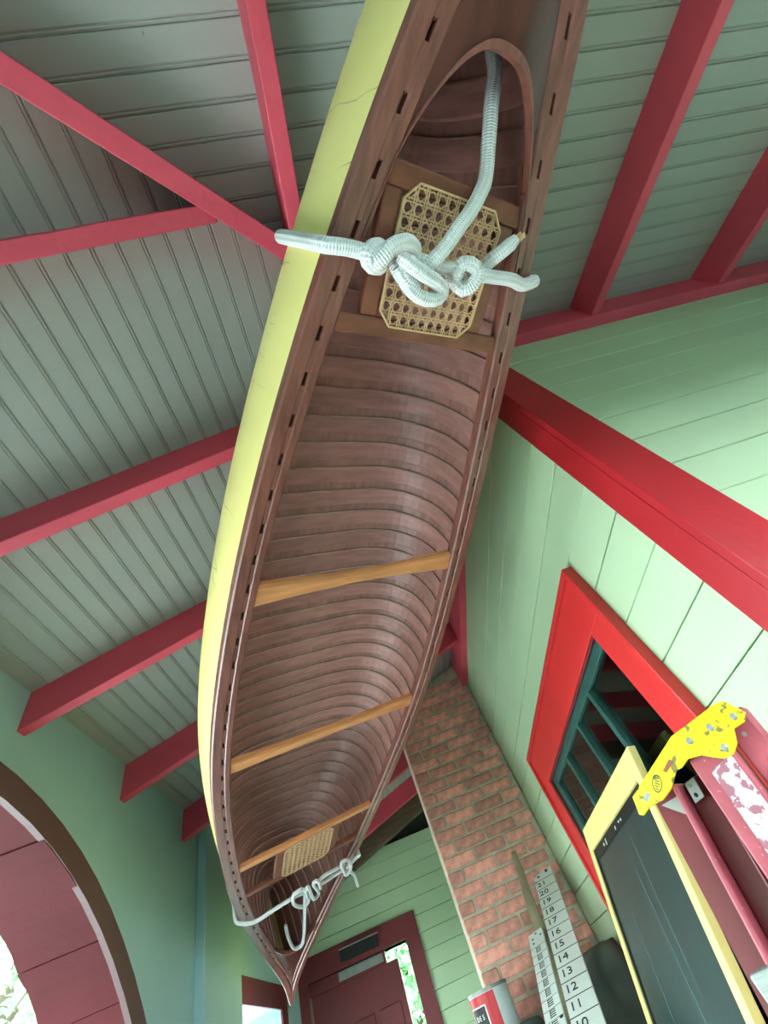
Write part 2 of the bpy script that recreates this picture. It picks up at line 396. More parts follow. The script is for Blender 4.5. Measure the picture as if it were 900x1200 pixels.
struct(MB().aabb((XE, YF - .25, 0), (XE + .12, WY + .14, ZT + .04)).build('wall_end_blocker', M_lwall))  # added out of view to close the porch end against skylight
# red corner boards
tr = MB()
tr.aabb((CX, CY, 0), (CX + .138, CY + .024, ZT - .17)).aabb((CX, CY + .024, 0), (CX + .024, CY + .108, ZT - .21))
bevel(struct(tr.build('trim_1', M_red), 'red corner boards on the outside corner of the house'), .0025)

# ---- window on the right-hand wall
win = empty('window_1', (WX, WIN['y0'], WIN['z0'])); struct(win, 'red framed window with dark green sash in the green wall')
def wpart(name, lo, hi, m, par=None, bv=.003):
    o = MB().aabb([lo[i] - win.location[i] for i in range(3)], [hi[i] - win.location[i] for i in range(3)]).build(name, m, par or win)
    if bv: bevel(o, bv)
    return o
y0, y1, z0, z1 = WIN['y0'], WIN['y1'], WIN['z0'], WIN['z1']
cw = .14; ct = .160
xf = WX - .026
wpart('window_casing', (xf, y0, z0), (WX - .002, y0 + cw, z1 - ct), M_wred)
wpart('window_casing', (xf, y1 - cw, z0), (WX - .002, y1, z1 - ct), M_wred)
wpart('window_casing', (xf, y0, z1 - ct), (WX - .002, y1, z1), M_wred)
wpart('window_sill', (xf - .03, y0 - .03, z0 - .05), (WX + .03, y1 + .03, z0), M_wred)
# back band around the casing and inner stop
wpart('back_band', (xf - .012, y0 - .012, z0), (WX, y0 + .012, z1 + .012), M_wred)
wpart('back_band', (xf - .012, y0 + .012, z1 - .010), (WX, y1 - .012, z1 + .012), M_wred)
wpart('back_band', (xf - .012, y1 - .012, z0), (WX, y1 + .012, z1 + .012), M_wred)
iy0, iy1, iz1, iz0 = y0 + cw, y1 - cw, z1 - ct, z0
sx0, sx1 = WX - .008, WX + .03
for nm, lo, hi in (('window_stop', (xf + .006, iy0, iz0), (sx0, iy0 + .007, iz1)), ('window_stop', (xf + .006, iy1 - .007, iz0), (sx0, iy1, iz1)), ('window_stop', (xf + .006, iy0 + .007, iz1 - .007), (sx0, iy1 - .007, iz1))):
    wpart(nm, lo, hi, M_dred)
sy0, sy1, sz1, sz0 = iy0 + .0, iy1 - .0, iz1 + .035, iz0
sw = .075
sash = wpart('sash', (sx0, sy0, sz1 - sw), (sx1, sy1, sz1), M_sash)
wpart('sash_stile', (sx0, sy0, sz0), (sx1, sy0 + .03, sz1 - sw), M_sash)
wpart('sash_stile', (sx0, sy1 - sw, sz0), (sx1, sy1, sz1 - sw), M_sash)
wpart('sash_rail', (sx0, sy0, sz0), (sx1, sy1, sz0 + sw), M_sash)
muy = [1.59, 1.85, 2.175]
for my in muy: wpart('muntin', (sx0 - .004, my - .014, sz0 + sw), (sx1, my + .014, sz1 - sw), M_sash)
muz = [sz1 - .50, sz1 - .95]
ys = [sy0 + .03] + muy + [sy1 - sw]
for mz in muz:
    for a, b in zip(ys[:-1], ys[1:]): wpart('muntin', (sx0, a + .014, mz - .012), (sx1 - .004, b - .014, mz + .012), M_sash)
zs = [sz0 + sw] + sorted(muz) + [sz1 - sw]
for a, b in zip(ys[:-1], ys[1:]):
    for c, d in zip(zs[:-1], zs[1:]): wpart('window_pane', (sx0 + .014, a, c), (sx0 + .018, b, d), M_glass, bv=0)
# dim room behind the window
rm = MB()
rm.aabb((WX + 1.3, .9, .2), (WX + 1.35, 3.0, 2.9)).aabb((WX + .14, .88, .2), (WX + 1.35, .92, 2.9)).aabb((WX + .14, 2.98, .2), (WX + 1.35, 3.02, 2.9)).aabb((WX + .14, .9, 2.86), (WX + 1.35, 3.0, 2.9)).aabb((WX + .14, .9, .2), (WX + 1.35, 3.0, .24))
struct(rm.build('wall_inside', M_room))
ib = MB().box((WX + .50, 1.45, H + .15), (.02, 0, 0), (0, .04, .0), (.0, .28, .30)); tag(ib.build('leaning_batten', M_stick), 'pale wooden batten leaning inside behind the window panes', 'batten')

# ---- outer walls with round-headed openings
AR, AC = 1.77, (1.13, H - .87)
def arch_wall(name, along, u0, u1, top, cu, cz, r, th, sill, face):
    """wall running along one axis with an arched opening; along(u, z, d) -> point, d = depth behind the inner face"""
    m = MB()
    n = 36
    arc = [(cu - r * math.cos(math.pi * i / n), cz + r * math.sin(math.pi * i / n)) for i in range(n + 1)]
    def quad(a, b, c, d):
        P = [along(*p, 0) for p in (a, b, c, d)] + [along(*p, th) for p in (a, b, c, d)]
        m.add(P, [(0, 1, 2, 3), (7, 6, 5, 4), (0, 4, 5, 1), (1, 5, 6, 2), (2, 6, 7, 3), (3, 7, 4, 0)])
    for i in range(n):
        a, b = arc[i], arc[i + 1]
        quad(a, b, (b[0], top), (a[0], top))
    quad((u0, 0), (cu - r, 0), (cu - r, top), (u0, top)); quad((cu + r, 0), (u1, 0), (u1, top), (cu + r, top))
    quad((cu - r, 0), (cu + r, 0), (cu + r, sill), (cu - r, sill))
    return struct(m.build(name, M_lwall))
WT = .255
ztl = zA(XL) + .03
# left wall: arched bay
wl = arch_wall('wall_left', lambda u, z, d: (XL - d, u, z), YF - .02, 3.55, ztl, AC[0], AC[1], AR + .02, WT, .55, None)
# the lower doorway beyond the post
m = MB()
m.aabb((XL - WT, 3.55, H + .51), (XL, 4.42, ztl)).aabb((XL - WT, 4.42, 0), (XL, YB + .1, ztl))
m.build('wall_panel', M_lwall, wl)
def arch_trim(name, along, cu, cz, r, th, sill, label):
    root = empty(name, along(cu, cz, 0)); struct(root, label); L0 = Vector(root.location)
    n = 40
    m = MB()
    R = []
    for i in range(n + 1):
        a = math.pi * i / n; c, s = -math.cos(a), math.sin(a)
        R.append([Vector(along(cu + c * rr, cz + s * rr, d)) - L0 for rr, d in ((r, -.022), (r + .083, -.022), (r + .083, .0), (r, .0))])
    m.rings(R)
    for sgn in (-1, 1):
        P = [Vector(along(cu + sgn * uu, zz, -.022)) - L0 for uu, zz in ((r, 0), (r + .083, 0), (r + .083, cz), (r, cz))]
        m.prism(P, Vector(along(0, 0, 0)) - Vector(along(0, 0, -.022)))
    o = m.build('arch_casing', M_arch, root)
    # reveal made of short boards laid side by side around the arch
    nb_ = 22
    for i in range(nb_):
        a0, a1 = math.pi * (i + .008) / nb_, math.pi * (i + .992) / nb_
        R = []; j = random.uniform(-.004, .004)
        for q in range(4):
            a = a0 + (a1 - a0) * q / 3; c, s = -math.cos(a), math.sin(a)
            e2 = th + .02 + random.uniform(-.008, .012) if q in (0, 3) else th + .02
            R.append([Vector(along(cu + c * rr, cz + s * rr, d)) - L0 for rr, d in ((r + j, -.018), (r + .019, -.018), (r + .019, e2), (r + j, e2))])
        MB().rings(R).build('reveal_board', M_reveal, root)
    for sgn in (-1, 1):
        lo = Vector(along(cu + sgn * (r + .0), sill, -.018)) - L0; hi = Vector(along(cu + sgn * (r + .019), cz, th + .02)) - L0
        MB().aabb([min(a, b) for a, b in zip(lo, hi)], [max(a, b) for a, b in zip(lo, hi)]).build('reveal_board', M_reveal, root)
    return root
arch_trim('trim_2', lambda u, z, d: (XL - d, u, z), AC[0], AC[1], AR, WT, .55, 'dark red arched casing and reveal around the porch opening')
# second outer wall, behind the photographer
wo = arch_wall('wall_outer', lambda u, z, d: (u, YF - d, z), XL - WT, XE, zB(YF) + .03, 1.45, AC[1], AR + .02, WT, .55, None)
arch_trim('trim_3', lambda u, z, d: (u, YF - d, z), 1.45, AC[1], AR, WT, .55, 'dark red arched casing of the second porch opening')
# green post on the left wall, door frame beyond it
bevel(struct(MB().aabb((XL, 2.955, 0), (XL + .05, 3.5, zA(XL) - .02)).build('trim_4', M_lwall), 'wide flat green pilaster on the porch wall'), .004)
t5 = MB().aabb((XL, 3.55, H + .50), (XL + .014, 4.42, H + .62)).aabb((XL, 4.42, 0), (XL + .014, 4.56, H + .62)).aabb((XL, 3.50, 0), (XL + .014, 3.55, H + .62))
struct(t5.build('trim_5', M_dred), 'dark red door casing beyond the pilaster')

# ---- end wall with the door
DX0, DX1, DZ = -1.16, -.312, H + .628
m = MB()
m.aabb((XL - .2, YB + .02, 0), (DX0, YB + .14, H + 1.29)).aabb((DX1, YB + .02, 0), (CX + .2, YB + .14, H + 1.29)).aabb((DX0, YB + .02, DZ), (DX1, YB + .14, H + 1.29))
wall_back = struct(m.build('wall_back', M_back))
k = 0
z = 0
bw = .112
while z < H + 1.29 - .01:
    z2 = min(z + bw, H + 1.29)
    spans = [(XL, CX + .02)] if z >= DZ - .005 else [(XL, DX0), (DX1, CX + .02)]
    for a, b in spans:
        MB().rings([[(x, YB + d, zz) for d, zz in ((.02, z), (-.012, z), (-.003, z2 - .006), (.003, z2 - .001), (.02, z2 - .001))] for x in (a, b)]).build('siding_board', M_green, wall_back)
    z = z2
MB().prism([(XL - .2, YB + .05, H + 1.29), (CX + .2, YB + .05, H + 1.29), (CX + .2, YB + .05, ZT + .02), (XL - .2, YB + .05, zA(XL))], (0, .09, 0)).build('gable_board', M_dkbrown, wall_back)  # shade of the upper gable is put into this dark colour
mbm = MB().rings([[(x, YB - .14, zA(x) - .02), (x, YB - .14, zA(x) - .26), (x, YB - .06, zA(x) - .26), (x, YB - .06, zA(x) - .02)] for x in (XL + .01, CX)])
mbm.build('gable_beam', M_brown, wall_back)
door = empty('door_1', (DX0, YB, 0)); struct(door, 'dark red door standing ajar in the end wall')
def dpart(nm, lo, hi, mm, bv=.003):
    o = MB().aabb([lo[0] - DX0, lo[1] - YB, lo[2]], [hi[0] - DX0, hi[1] - YB, hi[2]]).build(nm, mm, door)
    if bv: bevel(o, bv)
    return o
dpart('door_casing', (DX1 - .005, YB - .03, 0), (DX1 + .115, YB + .14, DZ), M_dred)
dpart('door_casing', (DX0 - .095, YB - .03, 0), (DX0 + .005, YB + .14, DZ), M_dred)
dpart('door_casing', (DX0 - .095, YB - .03, DZ), (DX1 + .115, YB + .14, DZ + .15), M_dred)
dpart('transom_bar', (DX0 + .005, YB + .02, DZ - .075), (DX1 - .20, YB + .10, DZ), M_dred)
dpart('transom_pane', (DX0 + .25, YB + .012, DZ - .060), (DX1 - .22, YB + .02, DZ - .008), M_steel, 0)
dpart('closer_box', (DX0 + .3, YB - .075, DZ + .03), (DX0 + .62, YB - .03, DZ + .10), M_black)
dpart('closer_rod', (DX0 + .3, YB - .09, DZ + .10), (DX0 + .64, YB - .08, DZ + .108), M_steel, 0)
leaf_w = .74
lf = dpart('door_leaf', (DX0 + .01, YB + .03, .01), (DX0 + leaf_w, YB + .07, DZ - .075), M_dred)
for i in range(3):
    a = DX0 + .09 + i * .215
    dpart('door_panel', (a, YB + .022, .95), (a + .17, YB + .035, DZ - .30), M_dred, .006)
    dpart('door_panel', (a, YB + .022, .15), (a + .17, YB + .035, .82), M_dred, .006)

# ================================================================== chimney
ch = empty('brick_chimney', (.12, 3.3, 0))
tag(ch, 'old red brick chimney with pale mortar rising beside the green wall', 'chimney')
CW = WX - .12 - .006
MB().prism([(.006, .010, 0), (CW, .010, 0), (CW, .010, zA(.12 + CW) - .012), (.006, .010, zA(.126) - .012)], (0, .61, 0)).build('mortar_core', M_mortar, ch)
bh, mj, bl = .056, .014, .192
brick_me = {}
def brick_mesh(l):
    key = round(l, 3)
    if key not in brick_me:
        mm = MB(); c = .004; d = .095
        mm.rings([[(c, c, c), (l - c, c, c), (l - c, c, bh - c), (c, c, bh - c)][::1]], cap=False) if False else None
        me = MB().aabb((0, 0, 0), (l, d, bh)).mesh('brick'); me.materials.append(M_brick); brick_me[key] = me
    return brick_me[key]
z = .005; row = 0
while z + bh < ZT - .03:
    x = 0.0
    off = (0 if row % 2 == 0 else -(bl + mj) / 2)
    x = off
    while x < CW - .02:
        a = max(x, 0.0); b = min(x + bl, CW - .003)
        if b - a > .03 and z + bh < zA(.12 + a) - .008:
            o = bpy.data.objects.new('brick', brick_mesh(b - a)); C.objects.link(o); o.parent = ch
            o.location = (a + random.uniform(-.002, .002) * (a > 0), random.uniform(-.004, .003), z + random.uniform(-.002, .002))
            bevel(o, .005, 1)
        x += bl + mj
    z += bh + mj; row += 1

# ================================================================== canoe (hung upside down)
CANM = Matrix(((0.9113, -0.3585, -0.2027, -0.1674), (0.3675, 0.9300, 0.0077, 1.5741), (0.1857, -0.0815, 0.9792, 0.8202 + H), (0, 0, 0, 1)))
canoe = bpy.data.objects.new('canoe', None); C.objects.link(canoe); canoe.empty_display_size = .2
canoe.matrix_world = CANM
tag(canoe, 'yellow canvas covered wooden canoe hung upside down under the porch ceiling', 'canoe')
CL = 4.885
KU = [-1, -.9, -.75, -.5, -.25, 0, .25, .5, .75, .9, 1]
KB = [0.006, .0514, .1632, .3027, .3924, .4286, .395, .3094, .1558, .0518, 0.006]
def half(s):
    u = max(-1, min(1, 2 * s / CL)); i = 0
    while i < len(KU) - 2 and u > KU[i + 1]: i += 1
    def g(j):
        if j == 0: return (KB[1] - KB[0]) / (KU[1] - KU[0])
        if j == len(KU) - 1: return (KB[-1] - KB[-2]) / (KU[-1] - KU[-2])
        h0, h1 = KU[j] - KU[j - 1], KU[j + 1] - KU[j]; d0, d1 = (KB[j] - KB[j - 1]) / h0, (KB[j + 1] - KB[j]) / h1
        return (d0 * h1 + d1 * h0) / (h0 + h1)
    h = KU[i + 1] - KU[i]; t = (u - KU[i]) / h
    return (2 * t**3 - 3 * t * t + 1) * KB[i] + (t**3 - 2 * t * t + t) * h * g(i) + (-2 * t**3 + 3 * t * t) * KB[i + 1] + (t**3 - t * t) * h * g(i + 1)
def sheer(s): u = abs(2 * s / CL); return -(.1788 if s < 0 else .1904) * u ** 3
DEPTH = .35
def keel(s):
    u = abs(2 * s / CL)
    z = DEPTH - .03 * u ** 2
    if u > .9: z -= (z - sheer(s)) * ((u - .9) / .1) ** 2.2 * .98
    return z
_sec = {}
def section(s):
    """unit section at a station, as (x, h) pairs evenly spaced along the curve from the left gunwale to the right"""
    key = round(s, 4)
    if key in _sec: return _sec[key]
    u = abs(2 * s / CL); ex = 4.2 - 1.5 * max(0, u - .3) ** 1.6; P = []
    b = max(half(s) - .024, .004); d = max(keel(s) - sheer(s), .01)
    n = 120
    for i in range(n + 1):
        t = i / n; ph = math.pi * (1 - t)
        # cluster samples where the superellipse moves fast
        cph, sph = math.cos(ph), math.sin(ph)
        h = abs(sph) ** (2 / ex); x = math.copysign(abs(cph) ** (2 / ex), cph) * (1 + .09 * 4 * h * (1 - h))
        P.append((x, h))
    L_ = [0.0]
    for a, c in zip(P, P[1:]): L_.append(L_[-1] + math.hypot((c[0] - a[0]) * b, (c[1] - a[1]) * d))
    _sec[key] = (P, L_); return _sec[key]
import bisect
def hull_pt(s, q, off=0.0):
    """q in [-1,1] from the left gunwale over the bottom to the right; off = inward offset"""
    b = max(half(s) - .024 - off, .001); z0 = sheer(s); d = max(keel(s) - z0 - off, .002)
    P, L_ = section(s); t = (q + 1) / 2 * L_[-1]
    i = min(max(bisect.bisect_right(L_, t) - 1, 0), len(P) - 2); f_ = (t - L_[i]) / max(L_[i + 1] - L_[i], 1e-9)
    x = P[i][0] + (P[i + 1][0] - P[i][0]) * f_; h = P[i][1] + (P[i + 1][1] - P[i][1]) * f_
    return Vector((x * b, s, z0 + d * h))
NS = 64
stn = [-CL / 2 * .985 + CL * .985 * i / NS for i in range(NS + 1)]
QN = 56
qs = [-math.cos(math.pi * i / QN) for i in range(QN + 1)]
qs = [-1 + 2 * i / QN for i in range(QN + 1)]
# outer canvas shell (a closed skin of real thickness)
mb = MB(); V = []; F = []
for s in stn:
    for q in qs: V.append(hull_pt(s, q, -.004))
for s in stn:
    for q in qs: V.append(hull_pt(s, q, .002))
W1 = QN + 1; T = len(stn) * W1
for i in range(NS):
    for k in range(QN):
        a = i * W1 + k
        F.append((a, a + 1, a + W1 + 1, a + W1)); F.append((T + a, T + a + W1, T + a + W1 + 1, T + a + 1))
    for k in (0, QN):
        a = i * W1 + k; F.append((a, a + W1, T + a + W1, T + a))
for i in (0, NS):
    for k in range(QN):
        a = i * W1 + k; F.append((a, a + 1, T + a + 1, T + a))
mb.add(V, F); mb.build('canvas_skin', M_canvas, canoe, smooth=True)
# keel strip and stem bands
R = []
for i in range(41):
    s = -CL / 2 * .93 + CL * .93 * i / 40; z = keel(s) + .004
    R.append([(-.012, s, z), (.012, s, z), (.009, s, z + .016), (-.009, s, z + .016)])
MB().rings(R).build('keel_strip', M_gun, canoe)
# planks
NP = 18
for j in range(NP):
    q0, q1 = -1 + 2 * j / NP, -1 + 2 * (j + 1) / NP - .0002
    R = []
    for s in stn[2:-2]:
        R.append([hull_pt(s, q0 + (q1 - q0) * t, .0025) for t in (0, .5, 1)] + [hull_pt(s, q0 + (q1 - q0) * t, .008) for t in (1, .5, 0)])
    MB().rings(R).build('hull_plank', M_hullwood, canoe)
# ribs
pitch = .0885
NR = 24
for k in range(-NR, NR + 1):
    s = k * pitch + .02
    wdt = .030 if abs(s) < 1.9 else .02
    R = []
    nq = 44
    for i in range(nq + 1):
        q = -1 + 2 * i / nq
        ed = abs(q) ** 6
        ww = wdt * (1 - .25 * ed)
        a, b = hull_pt(s - ww, q, .008), hull_pt(s + ww, q, .008)
        c, c2 = hull_pt(s + ww, q, .0125), hull_pt(s + ww * .88, q, .0145)
        d, d2 = hull_pt(s - ww, q, .0125), hull_pt(s - ww * .86, q, .0145)
        R.append([a, b, c, c2, d2, d])
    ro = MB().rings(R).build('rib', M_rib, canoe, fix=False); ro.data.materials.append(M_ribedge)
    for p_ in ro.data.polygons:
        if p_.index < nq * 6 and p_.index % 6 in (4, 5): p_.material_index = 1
# gunwales
def wale(name, side, i0, i1, z0, z1, m):
    R = []
    for i in range(81):
        s = -CL / 2 * .992 + CL * .992 * i / 80; b = half(s); z = sheer(s)
        x0, x1 = side * max(b - i0, .001), side * max(b - i1, .0)
        if abs(x0 - x1) < .004: x1 = x0 - side * .004
        c = .004
        R.append([(x0, s, z + z0 + c), (x0 - side * c, s, z + z0), (x1 + side * c, s, z + z0), (x1, s, z + z0 + c), (x1, s, z + z1), (x0, s, z + z1)])
    return MB().rings(R).build(name, m, canoe)
for sd in (-1, 1):
    wale('outwale', sd, 0, .033, -.010, .020, M_gun)
    wale('inwale', sd, .040, .062, -.010, .018, M_gun)
    for k in range(-NR, NR + 1):
        s = k * pitch + .02
        if half(s) < .09: continue
        d = .0305
        P = []
        for ss in (s - d, s + d):
            b = half(ss); z = sheer(ss)
            P.append([(sd * (b - .022), ss, z - .0075), (sd * (b - .044), ss, z - .0075), (sd * (b - .044), ss, z + .02), (sd * (b - .022), ss, z + .02)])
        MB().rings(P).build('rib_end', M_gun, canoe)
# thwarts
def thwart(s, m, w0=.032, w1=.022, nm='thwart', zo=.008):
    R = []; b = half(s) - .058
    for i in range(21):
        t = -1 + i / 10; ww = w1 + (w0 - w1) * abs(t) ** 1.5; x = t * b; z = sheer(s) + zo
        th = .010
        R.append([(x, s - ww, z - th * .5), (x, s - ww * .75, z - th), (x, s + ww * .75, z - th), (x, s + ww, z - th * .5), (x, s + ww, z + th), (x, s - ww, z + th)])
    return MB().rings(R).build(nm, m, canoe)
thwart(-.695, M_thw, .036, .018); thwart(.045, M_thw, .032, .018)
# seats
def cane_mesh(cx, cy, wx, wy, z):
    m = MB(); cc = .028
    def inside_seg(p, d):
        # clip an infinite line to the octagon |x|<wx,|y|<wy,|x|+|y|<wx+wy-cc
        t0, t1 = -9, 9
        for nx, ny, k in ((1, 0, wx), (-1, 0, wx), (0, 1, wy), (0, -1, wy), (1, 1, wx + wy - cc), (1, -1, wx + wy - cc), (-1, 1, wx + wy - cc), (-1, -1, wx + wy - cc)):
            den = nx * d[0] + ny * d[1]; num = k - nx * p[0] - ny * p[1]
            if abs(den) < 1e-9:
                if num < 0: return None
            elif den > 0: t1 = min(t1, num / den)
            else: t0 = max(t0, num / den)
        return (t0, t1) if t1 - t0 > .004 else None
    sw = .0013
    def strand(p, d, dz):
        l = math.hypot(*d); d = (d[0] / l, d[1] / l); r = inside_seg(p, d)
        if not r: return
        a = Vector((cx + p[0] + d[0] * r[0], cy + p[1] + d[1] * r[0], z + dz)); L_ = Vector((d[0], d[1], 0)) * (r[1] - r[0]); n_ = Vector((-d[1], d[0], 0)) * sw
        m.box(a - n_, L_, n_ * 2, (0, 0, .0012))
    pt = .0232
    i = -12
    while i <= 12:
        for o_ in (-.0026, .0026):
            strand((i * pt + o_, 0), (0, 1), 0); strand((0, i * pt + o_), (1, 0), .0012)
        strand((i * pt + pt / 2, 0), (1, 1), .0022); strand((i * pt + pt / 2, 0), (1, -1), .0030)
        strand((i * pt + pt / 2 + 24 * pt / 2 * 0, pt * 0), (1, 1), .0022)
        i += 1
    # rim
    pts = [(wx, wy - cc), (wx - cc, wy), (-wx + cc, wy), (-wx, wy - cc), (-wx, -wy + cc), (-wx + cc, -wy), (wx - cc, -wy), (wx, -wy + cc)]
    for a, b in zip(pts, pts[1:] + pts[:1]):
        A, B = Vector((cx + a[0], cy + a[1], z - .002)), Vector((cx + b[0], cy + b[1], z - .002)); d = (B - A); nn = Vector((-d.y, d.x, 0)).normalized() * .0016
        m.box(A - nn, d, nn * 2, (0, 0, .005))
    return m
def seat(s0, s1, cx, wx, zo, rail_m0, rail_m1, nm):
    r0, r1 = s0, s1
    for sr, mm in ((s0, rail_m0), (s1, rail_m1)):
        b = half(sr) - .058; z = sheer(sr) + zo
        o = MB().aabb((-b, sr - .019, z - .009), (b, sr + .019, z + .012)).build('seat_rail', mm, canoe); bevel(o, .004)
    zc_ = (sheer(s0) + sheer(s1)) / 2 + zo
    tilt = (sheer(s1) - sheer(s0)) / (s1 - s0)
    for sx in (-1, 1):
        xx = cx + sx * (wx + .020)
        o = MB().rings([[(xx - .019, sr, sheer(sr) + zo - .0075), (xx + .019, sr, sheer(sr) + zo - .0075), (xx + .019, sr, sheer(sr) + zo + .010), (xx - .019, sr, sheer(sr) + zo + .010)] for sr in (s0 + .019, s1 - .019)]).build('seat_rail', M_seat, canoe)
        bevel(o, .004)
    m = cane_mesh(0, 0, wx, (s1 - s0) / 2 - .004, 0)
    o = m.build('cane_panel', M_cane, canoe, fix=False)
    o.location = (cx, (s0 + s1) / 2, zc_ - .013); o.rotation_euler = (math.atan(tilt), 0, 0)
    o['kind'] = 'stuff'
seat(-1.625, -1.378, -.005, .117, .006, M_seat, M_seat, 'near')
seat(.795, 1.055, -.0, .118, .004, M_thw, M_seat, 'far')
# decks with an arched inner edge
def deck(sg, s_foot, s_apex):
    m = MB(); NT = 24; NL = 12; top = []; tip = sg * CL / 2 * .985
    def P(t, r, dz):
        se = s_foot + (s_apex - s_foot) * max(0, 1 - abs(t) ** 2.7) ** (1 / 2.4); s = se + (tip - se) * r
        x = t * max(half(s) - .050, .0005)
        return Vector((x, s, sheer(s) + dz - .012 * (1 - t * t) * (1 - r)))
    V = []; n1 = NL + 1
    for dz in (-.004, .010):
        for i in range(NT + 1):
            t = -1 + 2 * i / NT
            for j in range(n1): V.append(P(t, j / NL, dz))
    T = (NT + 1) * n1; F = []
    for i in range(NT):
        for j in range(NL):
            a = i * n1 + j; F += [(a, a + 1, a + n1 + 1, a + n1), (T + a, T + a + n1, T + a + n1 + 1, T + a + 1)]
        a = i * n1; F.append((a, a + n1, T + a + n1, T + a))
    m.add(V, F); o = m.build('deck', M_deck, canoe, smooth=False)
    R = []
    for i in range(NT * 2 + 1):
        t = -1 + i / NT; c = P(t, 0, -.006); d = P(t, .03, -.006); dirv = (d - c); dirv = dirv.normalized() if dirv.length > 1e-5 else Vector((0, sg, 0))
        R.append([c + dirv * .006 + Vector((0, 0, -.006)), c - dirv * .006 + Vector((0, 0, -.006)), c - dirv * .004 + Vector((0, 0, .012)), c + dirv * .004 + Vector((0, 0, .012))])
    MB().rings(R).build('deck_coaming', M_gun, o)
deck(-1, -1.52, -1.815)
deck(1, 1.62, 1.86)

# ================================================================== ropes
RR = .0138
def hull_loop(s, lead_l, lead_r, ds=0.0):
    pts = list(lead_l)
    b = half(s)
    pts += [Vector((-b - .004, s, sheer(s) - .018)), Vector((-b - .016, s, sheer(s) + .01))]
    for i in range(1, 20):
        q = -1 + 2 * i / 20; pts.append(hull_pt(s + ds * i / 20, q, -.020))
    s = s + ds; b = half(s)
    pts += [Vector((b + .016, s, sheer(s) + .01)), Vector((b + .004, s, sheer(s) - .018))]
    pts += list(lead_r)
    return pts
def rope_thing(nm, label, s, parts_in, anchor_s):
    o = bpy.data.objects.new(nm, None); C.objects.link(o); o.matrix_world = CANM.copy(); o.empty_display_size = .1
    tag(o, label, 'rope', 'white ropes tied around the canoe')
    for pn, pts, r in parts_in: rope_obj(pn, pts, r, o)
    # hanger from the keel up to the ceiling
    top = hull_pt(s, 0, -.02); wt = CANM @ top
    up = CANM.inverted() @ Vector((wt.x, wt.y, min(zA(wt.x), zB(wt.y)) - .005))
    rope_obj('hanger', [top, top.lerp(up, .5), up], r, o)
    return o
z_ = lambda L: [Vector(p) for p in L]
near = []
s_n = -1.495
near.append(('hull_loop', hull_loop(s_n, z_([(-0.147, -1.493, -0.087), (-0.165, -1.5, -0.082), (-0.185, -1.497, -0.077), (-0.202, -1.498, -0.072), (-0.225, -1.498, -0.068)]), z_([(0.205, -1.512, -0.068), (0.168, -1.516, -0.072), (0.111, -1.512, -0.072), (0.08, -1.509, -0.072), (0.061, -1.502, -0.062)]), ds=-.03), RR))
near.append(('knot_coil', z_([(-0.149, -1.482, -0.072), (-0.18, -1.48, -0.087), (-0.193, -1.49, -0.092), (-0.184, -1.506, -0.087), (-0.159, -1.511, -0.072), (-0.132, -1.499, -0.047)]), RR))
near.append(('knot_coil', z_([(-0.18, -1.48, -0.092), (-0.169, -1.495, -0.102), (-0.154, -1.515, -0.102), (-0.127, -1.527, -0.097), (-0.101, -1.523, -0.087), (-0.089, -1.507, -0.072), (-0.096, -1.501, -0.057), (-0.112, -1.503, -0.047)]), RR))
near.append(('knot_bight', z_([(-0.124, -1.496, -0.062), (-0.108, -1.474, -0.077), (-0.084, -1.454, -0.087), (-0.055, -1.446, -0.092), (-0.027, -1.453, -0.092), (-0.022, -1.468, -0.092), (-0.049, -1.48, -0.097), (-0.084, -1.488, -0.1), (-0.113, -1.498, -0.097), (-0.128, -1.506, -0.087)]), RR))
near.append(('knot_strand', z_([(-0.126, -1.489, -0.082), (-0.103, -1.47, -0.087), (-0.08, -1.464, -0.082), (-0.061, -1.461, -0.072)]), RR * .9))
near.append(('knot_link', z_([(-0.079, -1.508, -0.062), (-0.055, -1.506, -0.072), (-0.023, -1.505, -0.077), (0.009, -1.506, -0.077), (0.035, -1.501, -0.072)]), RR * .95))
near.append(('stopper_knot', z_([(0.003, -1.509, -0.062), (0.019, -1.487, -0.072), (0.032, -1.476, -0.087), (0.046, -1.491, -0.097), (0.049, -1.512, -0.097), (0.032, -1.522, -0.092), (0.013, -1.518, -0.087), (0.007, -1.5, -0.082), (0.036, -1.486, -0.057), (0.076, -1.494, -0.042), (0.092, -1.512, -0.047), (0.094, -1.53, -0.062), (0.104, -1.55, -0.077), (0.116, -1.564, -0.082), (0.133, -1.585, -0.087)]), RR))
near.append(('painter', z_([(-0.071, -1.486, -0.077), (-0.064, -1.503, -0.092), (-0.043, -1.532, -0.097), (-0.018, -1.57, -0.092), (0.007, -1.601, -0.082), (0.027, -1.633, -0.072), (0.043, -1.665, -0.057), (0.04, -1.725, -0.042), (0.043, -1.777, -0.022), (0.058, -1.827, 0.008), (0.065, -1.88, 0.05), (0.05, -1.95, 0.07)]), RR))
nr = rope_thing('mooring_rope', 'thick white braided rope knotted across the cane seat of the canoe', s_n, near, s_n)
fray = MB()
for i in range(9):
    a = i * .7; c = Vector((.133, -1.585, -.087)); d = Vector((.018, -.022, -.004)).normalized()
    n1 = Vector((-d.y, d.x, 0)).normalized(); n2 = d.cross(n1)
    p = c + (n1 * math.cos(a) + n2 * math.sin(a)) * .006 * (i % 3) / 2
    fray.box(p, d * random.uniform(.012, .020), n1 * .004, n2 * .004)
fray.build('frayed_end', M_cane, nr)
far = []
s_f = 1.235
far.append(('hull_loop', hull_loop(s_f, z_([(.004, 1.192, -.08), (-.051, 1.17, -.08), (-.15, 1.195, -.075), (-.244, 1.230, -.07)]), z_([(.25, 1.16, -.065), (.217, 1.175, -.08)])), RR * .62))
